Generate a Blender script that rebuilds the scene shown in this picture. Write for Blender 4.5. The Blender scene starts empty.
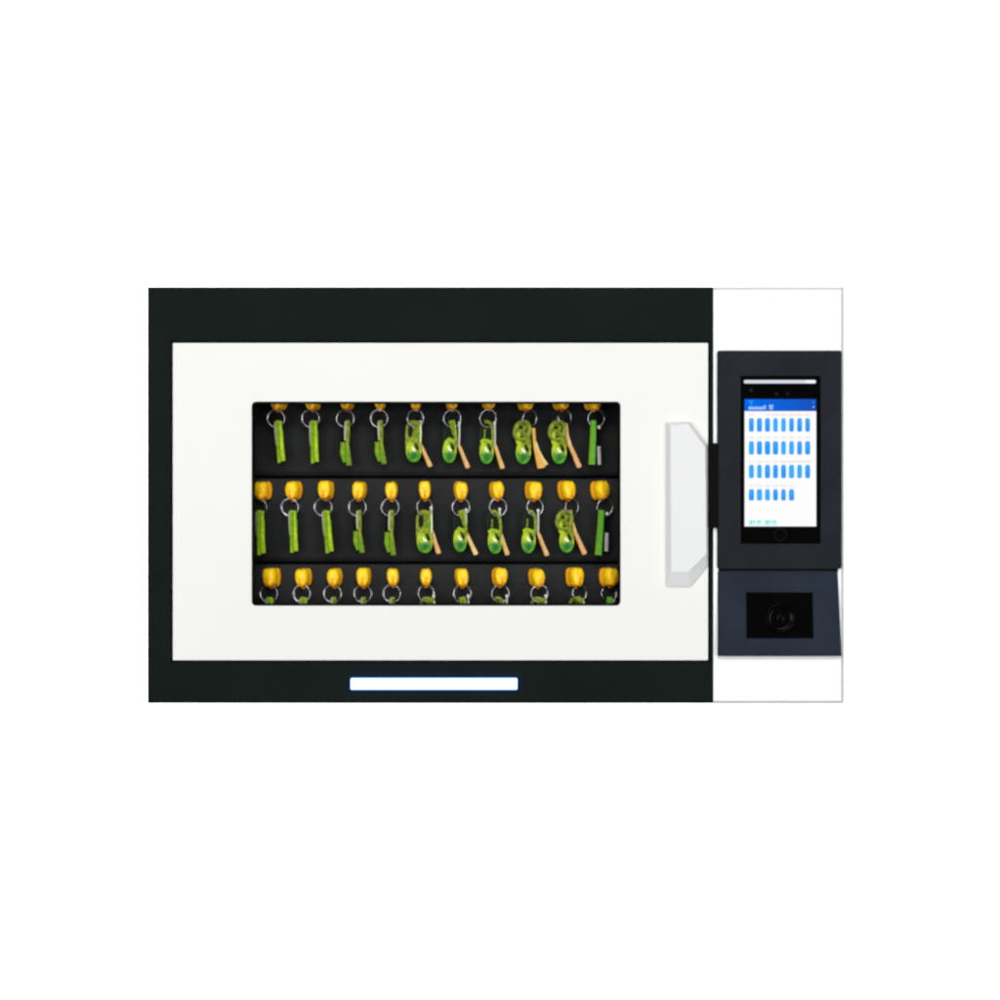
import bpy, bmesh, math, random
from mathutils import Vector, Matrix
random.seed(7)
C = bpy.context.scene.collection
R = math.radians
PI = math.pi
D = 3.2            # camera to the front plane of the cabinet, metres
ZC = 1.5           # height of the lens above the floor
WALL_Y = 0.600     # the wall behind
BACK_Y = 0.146     # back of the cabinet


def P(px, py, y=0.0):
    """photo point lying at depth y (0 = front of the black frame), in metres"""
    f = (D + y) / D
    return Vector(((px - 500) / 1000 * f, y, (500 - py) / 1000 * f + ZC))


# ------------------------------------------------------------------ materials
def mat(name, col, rough=0.5, spec=0.5, metal=0.0, var=0.0, nscale=60.0, bump=0.0, bscale=900.0, emit=None, col2=None, coat=0.0, sss=0.0):
    m = bpy.data.materials.new(name)
    m.use_nodes = True
    nt = m.node_tree
    b = nt.nodes['Principled BSDF']
    b.inputs['Base Color'].default_value = (*col, 1)
    b.inputs['Roughness'].default_value = rough
    b.inputs['Specular IOR Level'].default_value = spec
    b.inputs['Metallic'].default_value = metal
    b.inputs['Coat Weight'].default_value = coat
    if sss:
        b.inputs['Subsurface Weight'].default_value = sss
        b.inputs['Subsurface Scale'].default_value = 0.004
        b.inputs['Subsurface Radius'].default_value = (1.0, 0.6, 0.2)
    if emit:
        b.inputs['Emission Color'].default_value = (*emit[0], 1)
        b.inputs['Emission Strength'].default_value = emit[1]
    tc = nt.nodes.new('ShaderNodeTexCoord')
    if var or col2:
        n = nt.nodes.new('ShaderNodeTexNoise')
        n.inputs['Scale'].default_value = nscale
        n.inputs['Detail'].default_value = 5
        nt.links.new(tc.outputs['Object'], n.inputs['Vector'])
        r = nt.nodes.new('ShaderNodeValToRGB')
        if col2:
            a, z = col, col2
        else:
            a = tuple(c * (1 - var) for c in col)
            z = tuple(min(1, c * (1 + var)) for c in col)
        r.color_ramp.elements[0].color = (*a, 1)
        r.color_ramp.elements[1].color = (*z, 1)
        r.color_ramp.elements[0].position = 0.35
        r.color_ramp.elements[1].position = 0.65
        nt.links.new(n.outputs['Fac'], r.inputs['Fac'])
        nt.links.new(r.outputs['Color'], b.inputs['Base Color'])
    if bump:
        n2 = nt.nodes.new('ShaderNodeTexNoise')
        n2.inputs['Scale'].default_value = bscale
        n2.inputs['Detail'].default_value = 3
        nt.links.new(tc.outputs['Object'], n2.inputs['Vector'])
        bp = nt.nodes.new('ShaderNodeBump')
        bp.inputs['Strength'].default_value = bump
        bp.inputs['Distance'].default_value = 0.0004
        nt.links.new(n2.outputs['Fac'], bp.inputs['Height'])
        nt.links.new(bp.outputs['Normal'], b.inputs['Normal'])
    return m


def emission(name, col, strength=1.0, col2=None, axis='x', lo=0, hi=1):
    """a lit pixel colour of a display or lamp"""
    m = bpy.data.materials.new(name)
    m.use_nodes = True
    nt = m.node_tree
    nt.nodes.remove(nt.nodes['Principled BSDF'])
    e = nt.nodes.new('ShaderNodeEmission')
    e.inputs['Color'].default_value = (*col, 1)
    e.inputs['Strength'].default_value = strength
    if col2:
        tc = nt.nodes.new('ShaderNodeTexCoord')
        s = nt.nodes.new('ShaderNodeSeparateXYZ')
        nt.links.new(tc.outputs['Generated'], s.inputs[0])
        r = nt.nodes.new('ShaderNodeValToRGB')
        r.color_ramp.elements[0].color = (*col, 1)
        r.color_ramp.elements[1].color = (*col2, 1)
        nt.links.new(s.outputs[0 if axis == 'x' else 2], r.inputs['Fac'])
        nt.links.new(r.outputs['Color'], e.inputs['Color'])
    nt.links.new(e.outputs[0], nt.nodes['Material Output'].inputs['Surface'])
    return m


M = dict(
    wall=mat('wall_paint', (0.88, 0.88, 0.87), 0.9, 0.2, var=0.012, nscale=3, bump=0.15, bscale=250),
    frame=mat('black_powder_coat', (0.0047, 0.0083, 0.0067), 0.65, 0.05, var=0.10, nscale=9, bump=0.10, bscale=1400),
    gap=mat('black_gasket_rubber', (0.004, 0.004, 0.004), 0.9, 0.1),
    door=mat('off_white_enamel', (0.75, 0.751, 0.726), 0.45, 0.25, var=0.006, nscale=7, bump=0.05, bscale=1200),
    side=mat('bright_white_enamel', (0.88, 0.88, 0.885), 0.45, 0.25, var=0.004, nscale=7, bump=0.05, bscale=1200),
    lip=mat('pale_grey_steel_edge', (0.47, 0.47, 0.48), 0.6, 0.1),
    handle=mat('light_grey_lacquer', (0.70, 0.70, 0.70), 0.5, 0.2, var=0.006, nscale=20),
    bezel=mat('charcoal_plastic', (0.0105, 0.0128, 0.0165), 0.55, 0.08, var=0.16, nscale=22, bump=0.12, bscale=1600),
    navy=mat('navy_plastic', (0.0145, 0.0210, 0.0335), 0.55, 0.07, var=0.14, nscale=25, bump=0.12, bscale=1600),
    black=mat('gloss_black_glass', (0.0010, 0.0010, 0.0012), 0.10, 0.10),
    matblack=mat('satin_black', (0.0018, 0.0018, 0.002), 0.6, 0.05),
    sensor=mat('sensor_glass', (0.006, 0.0045, 0.004), 0.4, 0.1),
    tray=mat('graphite_tray', (0.0082, 0.0088, 0.0091), 0.46, 0.11, var=0.22, nscale=30, bump=0.10, bscale=1800),
    inner=mat('dark_inner_lining', (0.006, 0.006, 0.0065), 0.8, 0.1),
    yellow=mat('amber_yellow_plastic', (1.0, 0.74, 0.012), 0.30, 0.35, col2=(1.0, 0.50, 0.003), nscale=230, sss=0.0),  # orange mottle stands in for shading at the plug edges
    amber=mat('deep_orange_plastic_and_shade', (0.80, 0.22, 0.004), 0.4, 0.3),  # eyelet and front patch, also painted shade under the plug
    saffron=mat('saffron_plastic_and_shade', (0.92, 0.40, 0.004), 0.4, 0.3),  # front patch, also painted shade on the rear collar
    steel=mat('ring_steel', (0.40, 0.40, 0.42), 0.24, 0.5, metal=1.0),
    silver=mat('bright_key_steel', (0.60, 0.60, 0.55), 0.45, 0.4, metal=0.4),
    nickel=mat('dull_nickel', (0.40, 0.40, 0.31), 0.5, 0.3, metal=0.2),
    greyst=mat('grey_key_steel', (0.40, 0.37, 0.37), 0.5, 0.5, metal=0.3, var=0.15, nscale=200),
    lime=mat('lime_plastic', (0.20, 0.40, 0.006), 0.33, 0.28, col2=(0.50, 0.58, 0.012), nscale=240),
    green=mat('green_plastic', (0.10, 0.25, 0.004), 0.35, 0.25, col2=(0.25, 0.38, 0.008), nscale=170),
    emerald=mat('emerald_plastic', (0.025, 0.20, 0.007), 0.3, 0.3, col2=(0.11, 0.38, 0.008), nscale=170),
    grass=mat('mid_green_plastic', (0.07, 0.32, 0.006), 0.4, 0.4, col2=(0.11, 0.38, 0.008), nscale=120),
    olive=mat('olive_plastic', (0.10, 0.155, 0.004), 0.4, 0.22, col2=(0.29, 0.33, 0.018), nscale=230),
    darkgreen=mat('bottle_green_plastic', (0.003, 0.011, 0.003), 0.4, 0.12),
    eye=mat('deep_green_insert', (0.010, 0.12, 0.020), 0.3, 0.5),
    pearl_glint=mat('pearl_white_glint', (0.80, 0.88, 0.52), 0.35, 0.5),  # white highlights painted on the fobs, also a pale edge strip
    tan=mat('brass_tan_key', (0.58, 0.31, 0.085), 0.42, 0.35, col2=(0.72, 0.42, 0.15), nscale=150),
    peach=mat('copper_pink_key', (0.58, 0.29, 0.10), 0.42, 0.35, col2=(0.74, 0.42, 0.17), nscale=150),
    straw=mat('straw_brass_key', (0.68, 0.46, 0.13), 0.42, 0.35, col2=(0.80, 0.60, 0.27), nscale=150),
    gold=mat('amber_brass_key', (0.66, 0.33, 0.05), 0.38, 0.5, col2=(0.75, 0.45, 0.09), nscale=120),
    led=emission('cool_led_diffuser', (0.18, 0.31, 1.0), 6.2),
)
E = dict(
    white=emission('display_white', (0.985, 0.985, 0.985)),
    head=emission('display_header_blue', (0.000, 0.155, 0.86), 1.0, col2=(0.010, 0.085, 0.50)),
    pill=emission('display_icon_blue', (0.025, 0.33, 0.95)),
    pill2=emission('display_icon_sky_blue', (0.040, 0.43, 0.97)),
    bar=emission('bar_pale_grey', (0.68, 0.73, 0.80)),
    barw=emission('bar_white', (0.95, 0.95, 0.95)),
    text=emission('display_header_text', (0.50, 0.75, 1.0)),
    dim=emission('display_header_mark', (0.03, 0.38, 0.98)),
    grey=emission('display_grey_text', (0.78, 0.78, 0.79)),
    beige=emission('display_beige_text', (0.86, 0.77, 0.72)),
    cyan=emission('display_cyan_text', (0.30, 0.80, 0.80)),
    cyanl=emission('display_cyan_light', (0.62, 0.93, 0.93)),
)


# ------------------------------------------------------------------ mesh helpers
def link(name, bm, mats, parent=None, bevel=0.0, seg=2, smooth=False):
    me = bpy.data.meshes.new(name)
    bmesh.ops.recalc_face_normals(bm, faces=bm.faces)
    bm.to_mesh(me)
    bm.free()
    for m in (mats if isinstance(mats, (list, tuple)) else [mats]):
        me.materials.append(m)
    if smooth:
        for p in me.polygons:
            p.use_smooth = True
    o = bpy.data.objects.new(name, me)
    C.objects.link(o)
    if parent:
        o.parent = parent
        o.matrix_parent_inverse = Matrix.Translation(-parent.location) if parent.type == 'EMPTY' else Matrix()
        if parent.type != 'EMPTY' and parent.parent:
            o.matrix_parent_inverse = Matrix()
    if bevel:
        b = o.modifiers.new('soft_edges', 'BEVEL')
        b.width = bevel
        b.segments = seg
        b.limit_method = 'ANGLE'
        b.angle_limit = R(40)
    return o


def rrect(x0, y0, x1, y1, r=0.0, n=5):
    if r <= 0:
        return [(x0, y0), (x1, y0), (x1, y1), (x0, y1)]
    pts = []
    for cx, cy, a0 in ((x1 - r, y0 + r, -90), (x1 - r, y1 - r, 0), (x0 + r, y1 - r, 90), (x0 + r, y0 + r, 180)):
        for k in range(n + 1):
            a = R(a0 + 90 * k / n)
            pts.append((cx + r * math.cos(a), cy + r * math.sin(a)))
    return pts


def plate(bm, outer, yf, yb, holes=(), mi=0, fdepth=None):
    """a flat plate with the outline `outer` (photo points on its front face) and through holes, from depth yf back to yb"""
    loops = [outer] + list(holes)
    fr, bk, edges = [], [], []
    for lp in loops:
        vf = [bm.verts.new(P(x, y, yf if fdepth is None else fdepth(x, y))) for x, y in lp]
        vb = [bm.verts.new(Vector((v.co.x, yb, v.co.z))) for v in vf]
        fr.append(vf)
        bk.append(vb)
        n = len(vf)
        for i in range(n):
            f = bm.faces.new((vf[i], vf[(i + 1) % n], vb[(i + 1) % n], vb[i]))
            f.material_index = mi
    if holes:
        for side in (fr, bk):
            es = []
            for vs in side:
                for i in range(len(vs)):
                    es.append(bm.edges.get((vs[i], vs[(i + 1) % len(vs)])))
            g = bmesh.ops.triangle_fill(bm, use_beauty=True, edges=es, use_dissolve=False)
            for f in g['geom']:
                if isinstance(f, bmesh.types.BMFace):
                    f.material_index = mi
    else:
        bm.faces.new(fr[0]).material_index = mi
        bm.faces.new(list(reversed(bk[0]))).material_index = mi


def box(bm, a, b, mi=0):
    x0, y0, z0 = a
    x1, y1, z1 = b
    v = [bm.verts.new(p) for p in ((x0, y0, z0), (x1, y0, z0), (x1, y1, z0), (x0, y1, z0), (x0, y0, z1), (x1, y0, z1), (x1, y1, z1), (x0, y1, z1))]
    for q in ((0, 1, 2, 3), (7, 6, 5, 4), (0, 4, 5, 1), (1, 5, 6, 2), (2, 6, 7, 3), (3, 7, 4, 0)):
        bm.faces.new([v[i] for i in q]).material_index = mi


def tube(bm, pts, r, n=8, closed=False, mi=0, flat=1.0):
    """a round (or flattened in depth) rod through pts; r a number or one per point"""
    pts = [Vector(p) for p in pts]
    k = len(pts)
    rs = r if isinstance(r, (list, tuple)) else [r] * k
    rings = []
    up = Vector((0, 1, 0))
    for i, p in enumerate(pts):
        a = pts[(i - 1) % k] if (closed or i > 0) else p
        b = pts[(i + 1) % k] if (closed or i < k - 1) else p
        t = (b - a).normalized()
        s = t.cross(up)
        if s.length < 1e-4:
            s = t.cross(Vector((1, 0, 0)))
        s.normalize()
        u = s.cross(t).normalized()
        rings.append([bm.verts.new(p + s * (math.cos(2 * PI * j / n) * rs[i]) + u * (math.sin(2 * PI * j / n) * rs[i] * flat)) for j in range(n)])
    for i in range(k if closed else k - 1):
        A, B = rings[i], rings[(i + 1) % k]
        for j in range(n):
            bm.faces.new((A[j], A[(j + 1) % n], B[(j + 1) % n], B[j])).material_index = mi
    if not closed:
        bm.faces.new(list(reversed(rings[0]))).material_index = mi
        bm.faces.new(rings[-1]).material_index = mi


def strip(bm, pts, widths, y0, y1, mi=0):
    """a flat bar following pts (x, z) in mm with a width at each point, between depths y0 and y1 (mm), front edges chamfered"""
    k = len(pts)
    rows = []
    for i, (x, z) in enumerate(pts):
        a = pts[max(0, i - 1)]
        b = pts[min(k - 1, i + 1)]
        t = Vector((b[0] - a[0], b[1] - a[1])).normalized()
        nx, nz = -t.y, t.x
        w = widths[i] / 2
        c = min(0.7, w * 0.45)
        prof = ((-w, y1), (-w, y0 + c), (-w + c, y0), (w - c, y0), (w, y0 + c), (w, y1))
        rows.append([bm.verts.new(Vector((x + nx * s, yy, z + nz * s)) * 0.001) for s, yy in prof])
    n = 6
    for i in range(k - 1):
        for j in range(n):
            bm.faces.new((rows[i][j], rows[i][(j + 1) % n], rows[i + 1][(j + 1) % n], rows[i + 1][j])).material_index = mi
    bm.faces.new(rows[0]).material_index = mi
    bm.faces.new(list(reversed(rows[-1]))).material_index = mi


def pad(bm, cx, cz, w, h, y0, y1, mi=0, n=20, e=2.4, dome=1.0, rot=0.0):
    """an oval pad (mm): superellipse outline, domed front"""
    rings = []
    levels = ((1.0, y1), (1.0, y0 + 0.5 * dome), (0.86, y0 + 0.15 * dome), (0.5, y0), )
    for s, yy in levels:
        row = []
        for j in range(n):
            a = 2 * PI * j / n
            ca, sa = math.cos(a), math.sin(a)
            x = math.copysign(abs(ca) ** (2 / e), ca) * w / 2 * s
            z = math.copysign(abs(sa) ** (2 / e), sa) * h / 2 * s
            xr = x * math.cos(rot) - z * math.sin(rot)
            zr = x * math.sin(rot) + z * math.cos(rot)
            row.append(bm.verts.new(Vector((cx + xr, yy, cz + zr)) * 0.001))
        rings.append(row)
    for A, B in zip(rings, rings[1:]):
        for j in range(n):
            bm.faces.new((A[j], A[(j + 1) % n], B[(j + 1) % n], B[j])).material_index = mi
    bm.faces.new(rings[-1]).material_index = mi
    bm.faces.new(list(reversed(rings[0]))).material_index = mi


def ovalring(bm, cx, cz, w, h, y, r, mi=0, n=26, e=2.4, rot=0.0, a0=0.0, a1=360.0, flat=0.9):
    full = abs(a1 - a0) >= 359
    pts = []
    m = n if full else n + 1
    for j in range(m):
        a = R(a0 + (a1 - a0) * j / n)
        ca, sa = math.cos(a), math.sin(a)
        x = math.copysign(abs(ca) ** (2 / e), ca) * w / 2
        z = math.copysign(abs(sa) ** (2 / e), sa) * h / 2
        pts.append(Vector((cx + x * math.cos(rot) - z * math.sin(rot), y, cz + x * math.sin(rot) + z * math.cos(rot))) * 0.001)
    tube(bm, pts, r * 0.001, 8, full, mi, flat)


# ------------------------------------------------------------------ the wall
bm = bmesh.new()
box(bm, (-4, WALL_Y, -0.6), (4, WALL_Y + 0.12, 3.6))
w = link('wall', bm, M['wall'])
w['kind'] = 'structure'

# ------------------------------------------------------------------ the cabinet
cab = bpy.data.objects.new('key_cabinet', None)
C.objects.link(cab)
cab.location = P(496, 703.5, 0.07)
cab.empty_display_size = 0.05
cab['label'] = 'black framed key cabinet with white windowed door and touchscreen side panel on white wall'
cab['category'] = 'key cabinet'

FX0, FX1, FY0, FY1 = 147.5, 713.0, 287.0, 703.3
# housing: a real open-fronted steel shell
bm = bmesh.new()
a = P(FX0 + .6, FY1 - .6, 0)
b = P(FX1 - .6, FY0 + .6, 0)
t = 0.004
yb = BACK_Y
y0 = 0.0185
box(bm, (a.x, yb - t, a.z), (b.x, yb, b.z))
box(bm, (a.x, y0, a.z), (b.x, yb - t, a.z + t))
box(bm, (a.x, y0, b.z - t), (b.x, yb - t, b.z))
box(bm, (a.x, y0, a.z + t), (a.x + t, yb - t, b.z - t))
box(bm, (b.x - t, y0, a.z + t), (b.x, yb - t, b.z - t))
link('housing', bm, M['frame'], cab)

# added unseen boxed bracket, holds the cabinet off the wall so no shadow shows
bm = bmesh.new()
box(bm, (-0.22, BACK_Y + 0.001, ZC - 0.11), (0.22, WALL_Y - 0.001, ZC + 0.11))
link('added_bracket', bm, M['lip'], cab, 0.002)

# front frame, with the opening the door sits in
bm = bmesh.new()
plate(bm, rrect(FX0, FY0, FX1, FY1, 0.8, 3), 0.0, 0.018, [rrect(170.8, 340.8, 710.0, 662.2)])
link('front_frame', bm, M['frame'], cab, 0.0009)
# rubber seal behind the door edge
bm = bmesh.new()
plate(bm, rrect(169.5, 339.5, 711.0, 663.5), 0.0186, 0.024, [rrect(186, 356, 694, 647)])
link('door_seal', bm, M['gap'], cab)

# door
WX0, WX1, WY0, WY1 = 252.6, 619.6, 402.6, 604.8
bm = bmesh.new()
plate(bm, rrect(172.9, 343.0, 708.0, 660.2, 0.8, 3), -0.003, 0.0165, [rrect(WX0 - 1.0, WY0 - 1.0, WX1 + 1.0, WY1 + 1.0, 4.5)])
door = link('door', bm, M['door'], cab, 0.0008)
bm = bmesh.new()
plate(bm, rrect(WX0 - 0.9, WY0 - 0.9, WX1 + 0.9, WY1 + 0.9, 4.4), -0.0012, 0.020, [rrect(WX0 + .8, WY0 + .8, WX1 - .8, WY1 - .8, 3.2)])
link('window_seal', bm, M['matblack'], door)
# handle: chamfered block that the fingers reach behind
bm = bmesh.new()
base = [(666.0, 422.0), (690.0, 422.0), (707.6, 444.5), (707.6, 566.5), (690.5, 587.0), (666.0, 587.0)]
topo = [(670.4, 426.0), (688.0, 423.6), (705.4, 447.6), (706.8, 553.0), (688.5, 571.6), (671.4, 571.6)]
vb = [bm.verts.new(P(x, y, -0.0028)) for x, y in base]
vm = [bm.verts.new(P(x, y, -0.0045)) for x, y in base]
vt = [bm.verts.new(P(x, y, -0.0125)) for x, y in topo]
for A, B in ((vb, vm), (vm, vt)):
    for i in range(6):
        bm.faces.new((A[i], A[(i + 1) % 6], B[(i + 1) % 6], B[i]))
bm.faces.new(vt)
bm.faces.new(list(reversed(vb)))
link('handle', bm, M['handle'], door, 0.0007)

# status light in the lower rail
bm = bmesh.new()
plate(bm, rrect(350.6, 678.4, 517.2, 689.6, 1.2, 3), -0.0050, 0.001)
link('light_bar', bm, M['led'], cab, 0.0006)

# side housing and its front plate
bm = bmesh.new()
plate(bm, rrect(713.2, 286.6, 844.4, 704.0, 1.0, 3), 0.0004, yb)
sh = link('side_housing', bm, M['lip'], cab, 0.0008)
bm = bmesh.new()
plate(bm, rrect(713.4, 290.0, 841.2, 701.0, 0.6, 3), -0.0022, 0.002)
link('side_panel', bm, M['side'], sh, 0.0005)

# latch block between frame and terminal
bm = bmesh.new()
plate(bm, rrect(708.4, 443.0, 718.5, 528.0, 0.6, 3), -0.0065, -0.0001)
link('latch', bm, M['matblack'], cab, 0.0006)

# touch terminal
TY = -0.0052
bm = bmesh.new()
plate(bm, rrect(717.2, 350.6, 841.8, 568.8, 2.2, 4), TY, -0.0018, [rrect(741.4, 377.4, 819.0, 542.4, 2.0, 3)])
term = link('touch_terminal', bm, M['bezel'], cab, 0.0006, 2)
bm = bmesh.new()
plate(bm, rrect(740.0, 375.8, 820.6, 543.8, 1.6, 3), TY - 0.0006, -0.003)
link('tablet', bm, M['black'], term, 0.0003)
SY = TY - 0.0008


def sheet(bm, pts, y, mi):
    bm.faces.new([bm.verts.new(P(x, yy, y)) for x, yy in pts]).material_index = mi


# screen: white page, blue header, icon rows and small unreadable text marks
smats = [E[k] for k in ('white', 'pill', 'pill2', 'grey', 'beige', 'cyan', 'cyanl')]
bm = bmesh.new()
sheet(bm, rrect(744.6, 411.2, 816.2, 526.4), SY, 0)
rows = ((418.2, 431.8, 8), (441.2, 454.6, 8), (464.8, 478.2, 8), (489.2, 500.6, 6))
for ri, (ya, ybm, n) in enumerate(rows):
    for k in range(n):
        cx = 751.4 + 8.03 * k
        hw = 2.5 + random.uniform(-.15, .25)
        kk = 1 if (k * 7 + ri * 3) % 5 in (0, 2, 4) else 2
        top = random.uniform(0.9, 1.35)
        sheet(bm, [(cx - hw * .72, ya), (cx + hw * .72, ya), (cx + hw, ya + 2.6 * top), (cx + hw, ybm - 1.2), (cx + hw * .6, ybm), (cx - hw * .6, ybm), (cx - hw, ybm - 1.2), (cx - hw, ya + 2.6 * top)], SY - 0.0003, kk)
for ri, (ya, ybm, n) in enumerate(rows):
    for k in range(n):
        cx = 751.4 + 8.03 * k + random.uniform(-.3, .3)
        sheet(bm, rrect(cx - 1.0, ya + .8, cx + 1.0, ya + random.uniform(4, 7.5)), SY - 0.0005, 2)
for yt, mi, n in ((413.4, 4, 8), (436.2, 3, 8), (460.2, 3, 8), (484.4, 3, 6)):
    for k in range(n):
        cx = 751.4 + 8.03 * k
        for q in range(3):
            x = cx - 2.6 + q * 1.9 + random.uniform(-.2, .2)
            if mi == 4 and k in (1,):
                continue
            sheet(bm, rrect(x, yt + random.uniform(0, .6), x + 1.1, yt + 2.4 + random.uniform(0, .5)), SY - 0.0003, mi)
        if mi == 4 and k > 2 or (yt == 460.2 and k > 3):
            sheet(bm, rrect(cx - 4, yt + 0.9, cx + 4, yt + 1.9), SY - 0.0002, mi)
for x, wd, h in ((749.4, 3.4, 3.6), (753.4, 2.2, 2.6), (757.0, 4.0, 3.0), (765.0, 4.6, 3.4), (770.2, 2.2, 2.6), (773.2, 3.2, 3.0)):
    sheet(bm, rrect(x, 520.2, x + wd, 520.2 + h), SY - 0.0003, 5)
    sheet(bm, rrect(x - .6, 523.6, x + wd + .6, 525.6), SY - 0.0002, 6)
scr = link('screen', bm, smats, term)
bm = bmesh.new()
sheet(bm, rrect(744.6, 399.2, 816.2, 411.0), SY, 0)
link('header_bar', bm, E['head'], term)
bm = bmesh.new()
x = 749.0
for k, wd in enumerate((2.0, 1.6, 1.5, 1.7, 1.6, 1.8, 1.5, 1.0, 0.8)):
    tall = 1.4 if k > 6 else 0
    sheet(bm, rrect(x, 407.0 - tall - random.uniform(0, .5), x + wd * .8, 409.6), SY - 0.0003, 0)
    x += wd + .45
for q in ((769.0, 406.0, 773.2, 406.9), (769.6, 404.6, 770.5, 406.0), (771.9, 404.6, 772.8, 406.0), (770.7, 406.9, 771.5, 410.0), (769.3, 407.8, 770.1, 409.4), (772.1, 407.8, 772.9, 409.4)):
    sheet(bm, rrect(*q), SY - 0.0003, 0)
link('header_text', bm, E['text'], term)
bm = bmesh.new()
for q in ((748.2, 400.6, 753.6, 401.5), (750.4, 401.5, 751.6, 405.2)):
    sheet(bm, rrect(*q), SY - 0.0003, 0)
link('header_icon', bm, E['dim'], term)
bm = bmesh.new()
sheet(bm, rrect(812.9, 406.3, 814.1, 407.6), SY - 0.0003, 0)
link('menu_dot', bm, E['text'], term)
bm = bmesh.new()
sheet(bm, rrect(813.0, 401.0, 813.9, 403.6), SY - 0.0003, 0)
link('menu_dot', bm, E['dim'], term)
bm = bmesh.new()
sheet(bm, rrect(743.8, 380.0, 816.0, 383.4, 1.5, 3), SY, 0)  # pale glowing bar across the tablet, above the screen
sheet(bm, rrect(805.6, 380.2, 815.4, 383.1, 1.3, 3), SY - 0.0003, 1)
link('top_bar', bm, [E['bar'], E['barw']], term)


def disc(bm, cx, cy, r, yf, yb, n=20, mi=0, r0=0.0):
    ring = [(cx + r * math.cos(2 * PI * k / n), cy + r * math.sin(2 * PI * k / n)) for k in range(n)]
    h = [[(cx + r0 * math.cos(2 * PI * k / n), cy + r0 * math.sin(2 * PI * k / n)) for k in range(n)]] if r0 else []
    plate(bm, ring, yf, yb, h, mi)


for cx, cy, r in ((751.0, 390.0, 1.9), (776.5, 394.0, 1.7), (787.6, 394.0, 1.5)):
    bm = bmesh.new()
    disc(bm, cx, cy, r, TY - 0.0009, TY - 0.0002)
    link('sensor', bm, M['sensor'], term)
bm = bmesh.new()
disc(bm, 780.4, 534.6, 6.4, TY - 0.0009, TY - 0.0002, 28, 0, 5.5)
link('home_button', bm, mat('home_ring', (0.0055, 0.0055, 0.006), 0.5, 0.05), term)

# scanner module: a wedge leaning out towards its bottom
SX = ((717.6, 571.0), (837.6, 571.0), (841.9, 656.2), (717.9, 656.2))


def wedge_y(x, y):
    return -0.0033 - 0.0055 * (y - 571.0) / 85.2


bm = bmesh.new()
plate(bm, list(SX), 0, -0.0018, [[(746.2, 592.6), (812.6, 592.6), (813.6, 638.4), (746.6, 638.4)]], 0, wedge_y)
scan = link('scanner', bm, M['navy'], cab, 0.0008)
bm = bmesh.new()
plate(bm, [(745.8, 592.2), (813.0, 592.2), (814.0, 638.8), (746.2, 638.8)], 0, -0.0020, (), 0, lambda x, y: wedge_y(x, y) + 0.0012)
link('scan_window', bm, M['black'], scan)
bm = bmesh.new()
cx, cy = 780.0, 618.5
N = 36
prof = ((14.6, 0.0), (14.6, 2.6), (14.0, 3.2), (13.2, 3.0), (11.0, 0.6), (9.0, 0.6), (4.0, 0.8), (1.6, 1.0), (1.2, 1.8), (0.3, 2.2))
rings = []
for r, h in prof:
    row = []
    for k in range(N):
        px, py = cx + r * math.cos(2 * PI * k / N), cy + r * math.sin(2 * PI * k / N)
        row.append(bm.verts.new(P(px, py, wedge_y(px, py) + 0.0012 - h * 0.0008)))
    rings.append(row)
for A, B in zip(rings, rings[1:]):
    for k in range(N):
        bm.faces.new((A[k], A[(k + 1) % N], B[(k + 1) % N], B[k]))
bm.faces.new(rings[-1])
link('lens', bm, mat('lens_black', (0.0008, 0.0008, 0.0010), 0.2, 0.05), scan, smooth=True)
# dark recess strip joining terminal and scanner
bm = bmesh.new()
plate(bm, rrect(718.2, 566.0, 838.0, 572.4), -0.0030, -0.0021)
link('joint_strip', bm, M['matblack'], cab)

# three key trays stepped one under the other
BY = 0.046
for ya, yb2 in ((393.0, 476.6), (478.0, 562.4), (563.8, 648.0)):
    bm = bmesh.new()
    prof = [(0.062, ya), (0.0535, ya), (0.0528, ya + .8), (0.0512, ya + 6), (0.0496, ya + 12), (0.0483, ya + 18), (0.0472, ya + 25), (0.0464, ya + 34), (0.0460, ya + 44), (0.0460, yb2 - 5), (0.0470, yb2 - 1.5), (0.0500, yb2), (0.062, yb2)]
    xs = (-0.3275, 0.199)
    cols = []
    for X in xs:
        cols.append([bm.verts.new((X, yy, P(0, py, 0.047).z)) for yy, py in prof])
    n = len(prof)
    for i in range(n):
        bm.faces.new((cols[0][i], cols[0][(i + 1) % n], cols[1][(i + 1) % n], cols[1][i]))
    bm.faces.new(cols[0])
    bm.faces.new(list(reversed(cols[1])))
    link('key_tray', bm, M['tray'], cab)
# inner cheeks that close the window bay at both sides, top and bottom
bm = bmesh.new()
plate(bm, rrect(236, 386, 634, 622, 3), 0.0205, 0.040, [rrect(248.4, 396, 623.6, 612, 3)])
link('bay_lining', bm, M['inner'], cab)


# ------------------------------------------------------------------ key bunches: prototypes of the parts (mm, around the plug's base)
def mesh_of(name, build, mats, smooth=False):
    bm = bmesh.new()
    build(bm)
    bmesh.ops.recalc_face_normals(bm, faces=bm.faces)
    me = bpy.data.meshes.new(name)
    bm.to_mesh(me)
    bm.free()
    for m in mats:
        me.materials.append(m)
    for p in me.polygons:
        p.use_smooth = smooth
    return me


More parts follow.
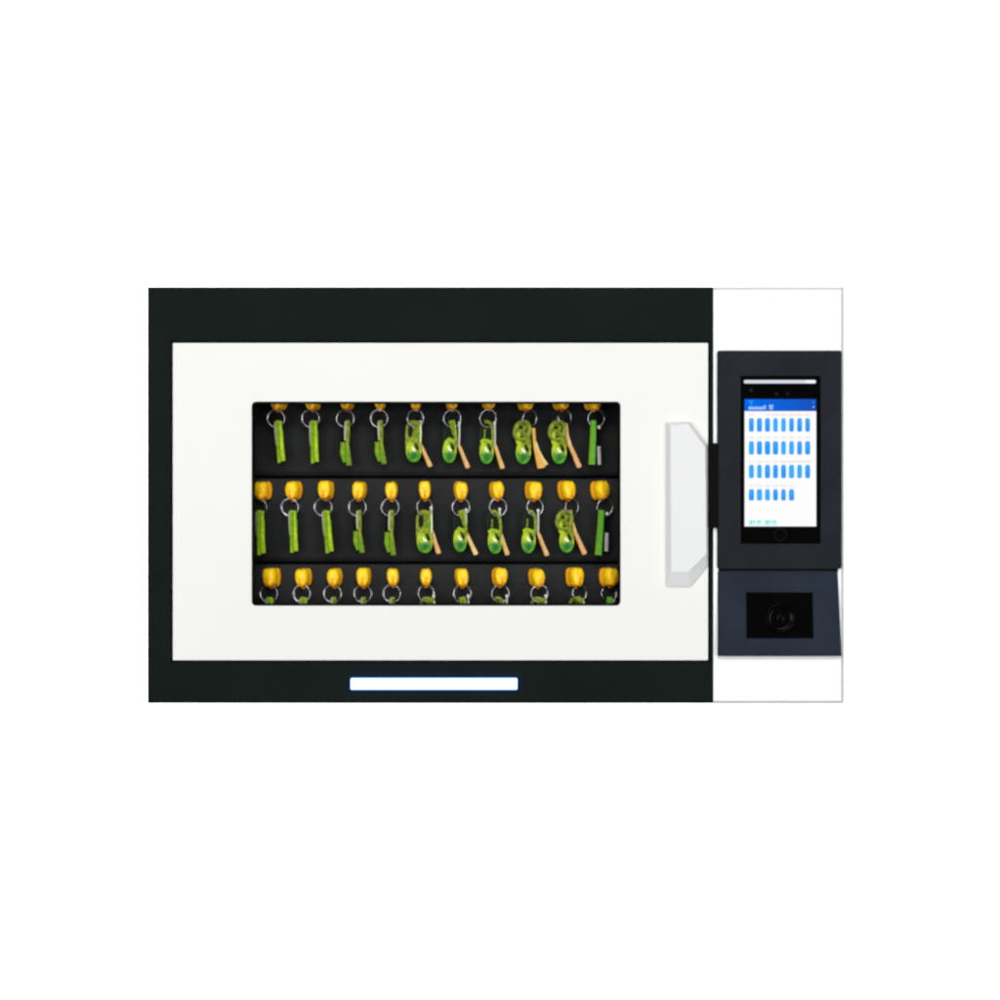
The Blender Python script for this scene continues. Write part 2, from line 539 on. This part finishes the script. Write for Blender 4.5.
def b_plug(seed):
    rnd = random.Random(seed)
    bl = 2.3 + 0.5 * (seed % 3)                  # how square the cap is
    notch = (-0.6, 0.9, 0.2)[seed % 3]

    def build(bm):
        n = 26
        secs = ((0.0, .95), (-1.0, 1.03), (-4.4, 1.04), (-5.2, .86), (-6.8, .86), (-7.6, 1.0), (-11, 1.05), (-15.5, 1.03), (-17.6, .90), (-18.4, .62), (-18.7, .2))
        rings = []
        for y, sc_ in secs:
            row = []
            for j in range(n):
                a = 2 * PI * j / n
                ca, sa = math.cos(a), math.sin(a)
                e = bl if y < -14 else bl + .6
                x = math.copysign(abs(ca) ** (2 / e), ca) * 6.4 * sc_
                z = math.copysign(abs(sa) ** (2 / e), sa) * 9.9 * sc_
                if z < 0:
                    x *= 1 - 0.22 * (-z / 9.9)
                if z > 6:                        # a finger notch across the top
                    z -= 1.5 * math.exp(-((x - notch) / 1.5) ** 2)
                row.append(bm.verts.new(Vector((x + rnd.uniform(-.22, .22), y, z + rnd.uniform(-.25, .25))) * 0.001))
            rings.append(row)
        for k, (A, B) in enumerate(zip(rings, rings[1:])):
            for j in range(n):
                f = bm.faces.new((A[j], A[(j + 1) % n], B[(j + 1) % n], B[j]))
                zm = A[j].co.z
                f.material_index = 2 if k < 3 else 1 if k in (3, 4) or (zm < -0.0078 and k < 8) else 0  # orange shading put into the collar and underside colours
        bm.faces.new(rings[-1])
        bm.faces.new(list(reversed(rings[0])))
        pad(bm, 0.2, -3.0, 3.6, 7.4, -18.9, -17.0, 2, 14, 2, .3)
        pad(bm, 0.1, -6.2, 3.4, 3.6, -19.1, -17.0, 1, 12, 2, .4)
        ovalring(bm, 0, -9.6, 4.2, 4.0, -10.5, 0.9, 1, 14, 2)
    return build


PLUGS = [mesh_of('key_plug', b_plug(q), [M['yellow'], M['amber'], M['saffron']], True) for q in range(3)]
RINGR = 8.7


def b_ring(bm):
    pts = []
    n = 62
    for k in range(n + 1):
        a = 2 * PI * 1.93 * k / n + 0.6
        r = RINGR + 0.25 * math.sin(a * .5)
        pts.append(Vector((r * math.cos(a), -0.9 + 1.8 * k / n, r * math.sin(a))) * 0.001)
    tube(bm, pts, 0.00057, 7)


RING = mesh_of('split_ring', b_ring, [M['steel']], True)


# fobs hang from (0,0) = top of the fob, downwards; ~44 mm long
def b_edge(bm):          # a folded strap tag seen from its edge: two green bars with a slit between
    strip(bm, [(-1.6, 0), (-1.6, -15), (-1.1, -30), (-0.7, -44.4)], [3.4, 3.6, 3.8, 3.4], -3.0, 2.5, 0)
    strip(bm, [(1.6, -0.6), (2.0, -16), (2.8, -31), (3.6, -42.6)], [3.0, 3.4, 4.0, 4.4], -2.4, 2.5, 1)
    strip(bm, [(0.0, -3), (0.2, -20), (1.0, -43)], [1.4, 1.6, 2.0], -1.4, 2.0, 2)
    strip(bm, [(3.8, -10), (4.2, -26), (5.0, -41)], [1.0, 1.2, 1.4], -1.2, 1.6, 2)


def b_edge_steel(bm):
    strip(bm, [(-3.9, -1.5), (-4.0, -10), (-3.7, -20), (-3.3, -26)], [1.6, 1.6, 1.2, 0.8], -1.2, 1.6, 0)


def b_thin(bm):          # the same tag turned almost fully edge-on
    strip(bm, [(0.2, 0), (0.6, -14), (0.4, -23), (2.0, -34), (3.2, -44.5)], [4.4, 4.6, 3.8, 4.6, 5.6], -2.5, 2.0, 0)
    strip(bm, [(-3.6, -22), (-3.4, -33), (-1.0, -41.5)], [4.6, 5.2, 4.0], -1.0, 3.0, 1)
    strip(bm, [(0.6, -27), (1.0, -36), (2.2, -43)], [1.4, 1.8, 2.0], -3.2, 0, 2)
    strip(bm, [(-3.4, -6), (-3.4, -21.5)], [3.6, 4.0], 0.5, 3.0, 3)


def b_thin_steel(bm):
    strip(bm, [(-1.8, -1), (-1.9, -12), (-1.7, -20)], [1.8, 2.2, 1.4], -2.8, -0.5, 0)


def low_body(bm, cx=0.0, w=14.6, top=-19.0, bot=-43.0):
    h = top - bot
    cz = (top + bot) / 2
    pad(bm, cx, cz, w - 2.0, h - 1.8, 1.2, 3.2, 4, 24, 2.2, .4)
    pad(bm, cx - w * .14, cz + h * .10, w * .50, h * .52, 0.5, 2.0, 0, 16, 2.2, .5, R(10))
    pad(bm, cx + w * .16, cz + h * .17, w * .22, h * .36, 0.7, 2.0, 6, 14, 2.2, .3, R(26))
    pad(bm, cx + .2, cz - h * .25, w * .74, h * .42, 0.2, 1.6, 1, 18, 2.2, .6)
    pad(bm, cx + .4, cz - h * .22, 5.8, 6.2, -0.5, 1.0, 2, 14, 2.2, .4)
    pad(bm, cx + .3, cz + h * .03, 4.8, 3.0, -1.4, 1.0, 3, 12, 2, 1.0, R(-28))  # this pad and the next are painted white glints
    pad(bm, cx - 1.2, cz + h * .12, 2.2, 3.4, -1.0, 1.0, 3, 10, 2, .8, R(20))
    ovalring(bm, cx, cz, w - 1.8, h - 1.4, 0.2, 0.85, 0, 28, 2.2)
    ovalring(bm, cx, cz, w - 2.0, h - 1.6, -0.3, 0.9, 1, 20, 2.2, 0, 195, 345)


def b_wide(bm):          # tag face on, whole loop visible
    low_body(bm, 0, 16.0, -19.5, -43.6)
    pad(bm, 0.0, -16, 15.4, 32, 1.2, 3.4, 4, 26, 3.4, .8)
    ovalring(bm, 0.0, -21.6, 15.0, 41.5, 0.6, 1.2, 4, 34, 3.2)
    strip(bm, [(3.6, -1.0), (3.8, -10), (2.4, -24)], [8.4, 8.6, 7.0], -0.6, 2.2, 5)
    pad(bm, -3.2, -11.0, 4.8, 14, 0.4, 3.2, 6, 14, 2.2, .5, R(-6))
    pad(bm, 3.4, -15.5, 3.2, 5.4, -1.0, 0.8, 1, 12, 2, .4)
    pad(bm, 3.0, -5.5, 2.6, 3.0, -0.9, 0.8, 2, 10, 2, .3)
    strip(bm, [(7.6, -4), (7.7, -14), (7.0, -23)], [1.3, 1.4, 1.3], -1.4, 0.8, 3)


def b_dark(bm):          # dark upper half with a strap running over it
    low_body(bm, -2.0, 14.4, -18.4, -43.6)
    pad(bm, -3.0, -13.5, 12.4, 24, 1.8, 3.6, 6, 20, 2.3, .8)
    strip(bm, [(-7.0, -24), (-3.0, -19.4), (2.6, -22)], [3.0, 4.6, 3.0], 0.2, 1.8, 0)
    strip(bm, [(-1.2, 0), (1.0, -8), (3.4, -17), (4.6, -27)], [6.6, 5.4, 3.8, 3.0], -1.4, 1.2, 4)
    strip(bm, [(1.8, -1), (3.4, -9), (5.0, -20)], [1.4, 1.3, 1.2], -1.8, 0.6, 0)


def b_hook(bm):          # strap held further to the right, an arc of it over the dark upper half
    low_body(bm, -2.0, 14.4, -18.8, -43.6)
    pad(bm, -3.0, -12.5, 12.6, 23, 1.8, 3.6, 6, 20, 2.3, .8)
    strip(bm, [(-8.0, -22), (-5.0, -19.6), (1.0, -21.6)], [3.0, 4.0, 3.0], 0.2, 1.8, 0)
    ovalring(bm, -2.4, -16.5, 13.4, 31, 0.6, 1.7, 4, 18, 2.2, 0, -40, 105)
    strip(bm, [(-4.0, -9), (-4.2, -17)], [1.4, 1.8], 1.4, 2.4, 4)


def b_eight(bm):         # twisted into a figure of eight
    low_body(bm, -1.0, 15.4, -20.0, -43.8)
    ovalring(bm, -3.0, -10.6, 14.0, 18.5, 0.3, 2.5, 4, 28, 2.2, R(-14))
    pad(bm, -3.4, -9.0, 11.0, 14, 1.4, 3.4, 4, 16, 2.2, .5)
    pad(bm, 0.6, -14.5, 5.0, 11, -0.5, 2.2, 6, 14, 2.2, .5, R(20))
    pad(bm, -4.6, -7.2, 4.2, 3.6, 0.4, 2.5, 6, 12, 2, .5)
    strip(bm, [(-8.0, -12), (-7.0, -20), (-4.0, -27)], [4.6, 5.0, 6.0], -0.8, 2.0, 0)
    strip(bm, [(2.2, -2), (-1.4, -10), (1.6, -19), (5.4, -29)], [3.6, 3.0, 3.4, 3.0], -2.2, 1.4, 4)
    strip(bm, [(3.8, -8), (4.6, -18), (6.0, -27)], [2.2, 2.4, 2.0], -1.4, 1.4, 4)


def b_straight(bm):      # plain straight bar
    strip(bm, [(0.4, 0), (0.2, -15), (-0.5, -31), (-1.0, -44.5)], [5.8, 6.2, 6.6, 7.0], -2.6, 2.6, 0)
    strip(bm, [(-1.4, -2), (-2.2, -24), (-3.0, -44)], [1.2, 1.4, 1.4], -3.0, 0.0, 1)


fobm = [M['lime'], M['emerald'], M['eye'], M['pearl_glint'], M['olive'], M['olive'], M['darkgreen']]
FOB = dict(
    S=(mesh_of('edge_fob', b_edge, [M['green'], M['lime'], M['grass']]), mesh_of('edge_steel', b_edge_steel, [M['nickel']])),
    T=(mesh_of('thin_fob', b_thin, [M['olive'], M['green'], M['grass'], M['matblack']]), mesh_of('thin_steel', b_thin_steel, [M['nickel']])),
    W=(mesh_of('wide_fob', b_wide, fobm), None),
    K=(mesh_of('dark_fob', b_dark, fobm), None),
    H=(mesh_of('hook_fob', b_hook, fobm), None),
    E=(mesh_of('eight_fob', b_eight, fobm), None),
    G=(mesh_of('straight_fob', b_straight, [M['grass'], M['green']]), None),
)


def b_blade(bm):         # slanting key blade, from its shoulder (0,0) to the tip
    strip(bm, [(-0.6, 3), (0.8, -1.5), (4.2, -11), (8.0, -20.6)], [2.2, 3.6, 4.0, 4.8], -1.6, 1.0, 0)
    strip(bm, [(2.0, -2), (5.0, -10), (8.8, -18.5)], [1.0, 1.1, 1.2], -1.9, 0.2, 1)
    pad(bm, 7.9, -20.2, 4.8, 3.2, -1.8, 1.0, 0, 12, 2.2, .6, R(20))


def b_flare(bm):
    strip(bm, [(-2.0, 18), (-0.8, 6), (1.0, -3), (4.6, -12), (7.2, -22)], [3.4, 3.2, 4.4, 7.6, 8.0], -1.6, 1.0, 0)
    strip(bm, [(0.6, 4), (4.0, -5), (8.4, -13), (12.4, -18.6)], [2.0, 2.2, 2.6, 3.4], -2.4, 0.0, 1)


def b_long(bm):
    strip(bm, [(-3.2, 20), (-2.4, 9), (1.0, -1.5), (6.4, -13), (11.0, -23.6)], [2.8, 3.0, 4.0, 4.4, 5.2], -1.6, 1.0, 0)
    strip(bm, [(-1.8, 18), (-0.6, 8), (2.6, -1.5)], [1.0, 1.1, 1.0], -2.0, 0, 1)
    pad(bm, 10.9, -23.2, 5.0, 3.4, -1.8, 1.0, 0, 12, 2.2, .6, R(24))


def b_stem(bm):
    strip(bm, [(0.4, 24), (0.6, 12), (0.2, 0)], [2.0, 1.7, 2.0], -1.0, 0.8, 0)
    pad(bm, 0.4, 24.2, 3.0, 3.6, -1.4, 0.8, 0, 12, 2, .6)


def b_grey(bm):
    strip(bm, [(0.2, 0), (0.0, -9), (-0.2, -18.5)], [4.0, 4.2, 3.8], -1.4, 1.2, 0)
    strip(bm, [(1.0, -1), (0.8, -17)], [0.9, 0.9], -1.8, 0, 0)


BLADE = {k: mesh_of('blade_' + k, b_blade, [M[k], M['straw']]) for k in ('tan', 'peach', 'straw')}
FLARE = mesh_of('blade_flared', b_flare, [M['gold'], M['straw']])
LONG = mesh_of('blade_long', b_long, [M['peach'], M['straw']])
STEM = mesh_of('key_stem', b_stem, [M['silver']])
def b_black_stem(bm):  # matt black link from ring to grey blade, silver blob near its top
    strip(bm, [(0.4, 22), (0.4, 10), (0.2, 0)], [2.6, 2.8, 2.8], -0.6, 0.8, 0)
    pad(bm, 0.6, 20.4, 3.4, 3.6, -1.6, 0.8, 1, 12, 2, .6)


DARKSTEM = mesh_of('key_stem_black', b_black_stem, [M['matblack'], M['silver']])
GREY = mesh_of('blade_grey', b_grey, [M['greyst']])


def child(name, me, root, loc, rot=(0, 0, 0), scale=(1, 1, 1)):
    o = bpy.data.objects.new(name, me)
    C.objects.link(o)
    o.parent = root
    o.location = loc
    o.rotation_euler = rot
    o.scale = scale
    return o


ORD = ('first', 'second', 'third', 'fourth', 'fifth', 'sixth', 'seventh', 'eighth', 'ninth', 'tenth', 'eleventh')
LOOK = dict(
    S='steel ring with green tag seen edge-on',
    T='steel ring with very thin olive tag edge-on',
    W='steel ring with broad face-on green tag and tan key',
    K='ring with half-dark green tag and slanting tan key',
    H='ring with hooked half-dark green tag and tan key',
    E='ring with twisted figure-of-eight green tag and long key',
    G='ring with plain straight green bar and grey key')
ROWNAME = ('top', 'middle', 'bottom')
YP = 0.046
# (plug x, ring x, ring width, kind, fob top x, blade: kind, x, y)
R1 = [
    (279, 276.0, 19, 'S', 278.6, None), (313, 310.6, 19, 'S', 314.0, None), (347, 345.2, 19.4, 'T', 347.6, None),
    (380, 379.2, 18.6, 'T', 380.4, None), (415.6, 415.4, 17.4, 'W', 413.4, ('peach', 421, 446)),
    (452, 452.2, 18.6, 'K', 452.6, ('tan', 459.4, 447)), (489, 488, 17.6, 'H', 489.0, ('tan', 495.4, 447)),
    (525.5, 529.6, 15.4, 'E', 525.6, ('flare', 535.0, 446)), (560.6, 564.6, 14.6, 'E', 560.4, ('long', 568.6, 443)),
    (592.5, 596.2, 18, 'G', 593.0, ('grey', 598.6, 446.4))]
R2 = [
    (263, 258.8, 17.6, 'S', 260.6, None), (293.8, 290.0, 18.6, 'S', 293.2, None), (326, 323.2, 19, 'S', 326.4, None),
    (359.4, 357.4, 19, 'T', 359.0, None), (391.4, 390.2, 19.4, 'T', 391.4, None), (424.8, 424.6, 16.6, 'W', 423.8, ('peach', 432.0, 532)),
    (460.6, 461, 19.6, 'K', 462.0, ('straw', 466.6, 534)), (496.6, 498, 18.6, 'H', 495.6, ('tan', 500.4, 533.4)),
    (533.4, 535, 17.6, 'H', 532.0, ('peach', 538.6, 534.6)), (566.5, 571.8, 14.6, 'E', 567.0, ('long', 573.6, 530)),
    (600, 605, 17.4, 'G', 601.0, ('grey', 606.6, 533))]
R3 = [
    (271.6, 268.8, 19.6, 'S', 270.0, None), (303.5, 302.0, 18.4, 'S', 304.0, None), (334.7, 332.6, 19, 'T', 333.6, None),
    (363.8, 362.8, 19, 'T', 363.4, None), (393, 392.0, 18.8, 'T', 392.4, None), (426, 426.2, 17, 'W', 427.4, ('peach', 434, 620)),
    (461.6, 462.4, 19, 'K', 463.0, ('tan', 469, 620)), (499.6, 500.4, 18.8, 'H', 500.0, ('tan', 507, 620)),
    (536.6, 539.4, 18.4, 'W', 538.4, ('tan', 546, 620)), (574.6, 579.4, 15.6, 'W', 576.5, ('long', 583, 616)),
    (608.8, 609, 16.6, 'G', 609.4, ('grey', 613, 620))]
ROWS = ((R1, 400.6, 418.4, 420.4), (R2, 490.4, 507.2, 510.2), (R3, 577.2, 593.6, 597.0))
for ri, (row, yplug, yring, yfob) in enumerate(ROWS):
    for ci, (xp, xr, wr, kind, xf, blade) in enumerate(row):
        root = bpy.data.objects.new('key_bunch', None)
        C.objects.link(root)
        root.empty_display_size = 0.01
        base = P(xp, yplug, YP - 0.009)
        base.y = YP
        root.location = base
        look = LOOK[kind] if ri < 2 else 'yellow plug and steel ring cut off by window edge'
        root['label'] = '%s, %s from left in %s row' % (look, ORD[ci], ROWNAME[ri])
        root['category'] = 'key bunch'
        root['group'] = 'key bunches hanging in three rows'

        def L(px, py, y):
            return P(px, py, y) - base
        yaw = max(-1, min(1, (xp - 412) / 185)) * R(33)
        if abs(yaw) < R(7):
            yaw *= .4
        # nearer end swings outward, away from the middle columns
        off = math.sin(yaw) * 0.0085
        child('key_plug', PLUGS[(ci * 5 + ri) % 3], root, (-off, 0.0002, 0), (R(random.uniform(-3, 3)), R(random.uniform(-5, 5)), yaw),
              ((.90 + .10 * abs(yaw) / R(33)) * random.uniform(.95, 1.02), 1, (.90 + .04 * abs(yaw) / R(33)) * random.uniform(.97, 1.02)))
        yr = YP - 0.0115
        c = min(1.0, wr / 19.0)
        ryaw = math.acos(max(.5, c)) * (1 if xp > 412 else -1)
        child('split_ring', RING, root, L(xr, yring, yr), (R(random.uniform(-6, 6)), R(random.uniform(-25, 25)), ryaw), (1, 1, 1))
        fob, steel = FOB[kind]
        fl = L(xf, yfob, yr - 0.001)
        tilt = R(random.uniform(-2.6, 2.6))
        sc = random.uniform(.96, 1.02)
        child('key_fob', fob, root, fl, (0, tilt, 0), (sc, 1, sc))
        if steel:
            child('key_blade', steel, root, fl, (0, tilt, 0), (sc, 1, sc))
        if blade:
            bk, bx, by = blade
            me = FLARE if bk == 'flare' else LONG if bk == 'long' else GREY if bk == 'grey' else BLADE[bk]
            child('key_blade', me, root, L(bx, by, yr + 0.0012), (0, R(random.uniform(-4, 4)), 0))
            if bk in BLADE:
                child('key_stem', STEM, root, L(bx - .8, by, yr + 0.0006), (0, R(random.uniform(-1, 1)), 0))
            elif bk == 'grey':
                child('key_stem', DARKSTEM, root, L(bx - .2, by + 1, yr + 0.0016))

# ------------------------------------------------------------------ light
world = bpy.data.worlds.new('World')
bpy.context.scene.world = world
world.use_nodes = True
bg = world.node_tree.nodes['Background']
bg.inputs['Color'].default_value = (0.95, 0.98, 1.0, 1)
bg.inputs['Strength'].default_value = 0.16


def area(name, loc, aim, sx, sy, power, col=(1, 1, 1)):
    l = bpy.data.lights.new(name, 'AREA')
    l.shape = 'RECTANGLE'
    l.size, l.size_y = sx, sy
    l.energy = power
    l.color = col
    o = bpy.data.objects.new(name, l)
    C.objects.link(o)
    o.location = loc
    o.rotation_euler = (Vector(aim) - Vector(loc)).to_track_quat('-Z', 'Y').to_euler()
    return o


mid = (0, 0, ZC)
area('key_softbox', (-0.15, -2.60, ZC + 1.55), mid, 1.8, 0.9, 51)
area('added_fill_west', (-1.75, -2.7, ZC - 0.06), mid, 0.9, 1.4, 40)  # unseen fill lamps added on both sides to weaken the key's shadows
area('added_fill_east', (1.75, -2.7, ZC - 0.06), mid, 0.9, 1.4, 40)
# added unseen lamps to whiten the wall: strips hung behind the plane of the cabinet front, outside the view, aimed at the wall
for nm, x, z, sx, sy in (('added_wall_light_west', -0.95, 0, 0.06, 1.7), ('added_wall_light_east', 0.95, 0, 0.06, 1.7),
                         ('added_wall_light_top', 0, 0.95, 1.7, 0.06), ('added_wall_light_bottom', 0, -0.95, 1.7, 0.06)):
    area(nm, (x, 0.30, ZC + z), (x * .35, WALL_Y, ZC + z * .35), sx, sy, 24)

# ------------------------------------------------------------------ camera
cam = bpy.data.cameras.new('camera')
cam.sensor_width = 36
cam.lens = 36 * D
cam.clip_end = 100
co = bpy.data.objects.new('camera', cam)
C.objects.link(co)
co.location = (0, -D, ZC)
co.rotation_euler = (R(90), 0, 0)
sc = bpy.context.scene
sc.camera = co
sc.view_settings.view_transform = 'Standard'
sc.view_settings.look = 'None'
sc.view_settings.exposure = 0
sc.view_settings.gamma = 1
sc.view_settings.use_curve_mapping = False
sc.cycles.filter_width = 2.5
sc.cycles.max_bounces = 8
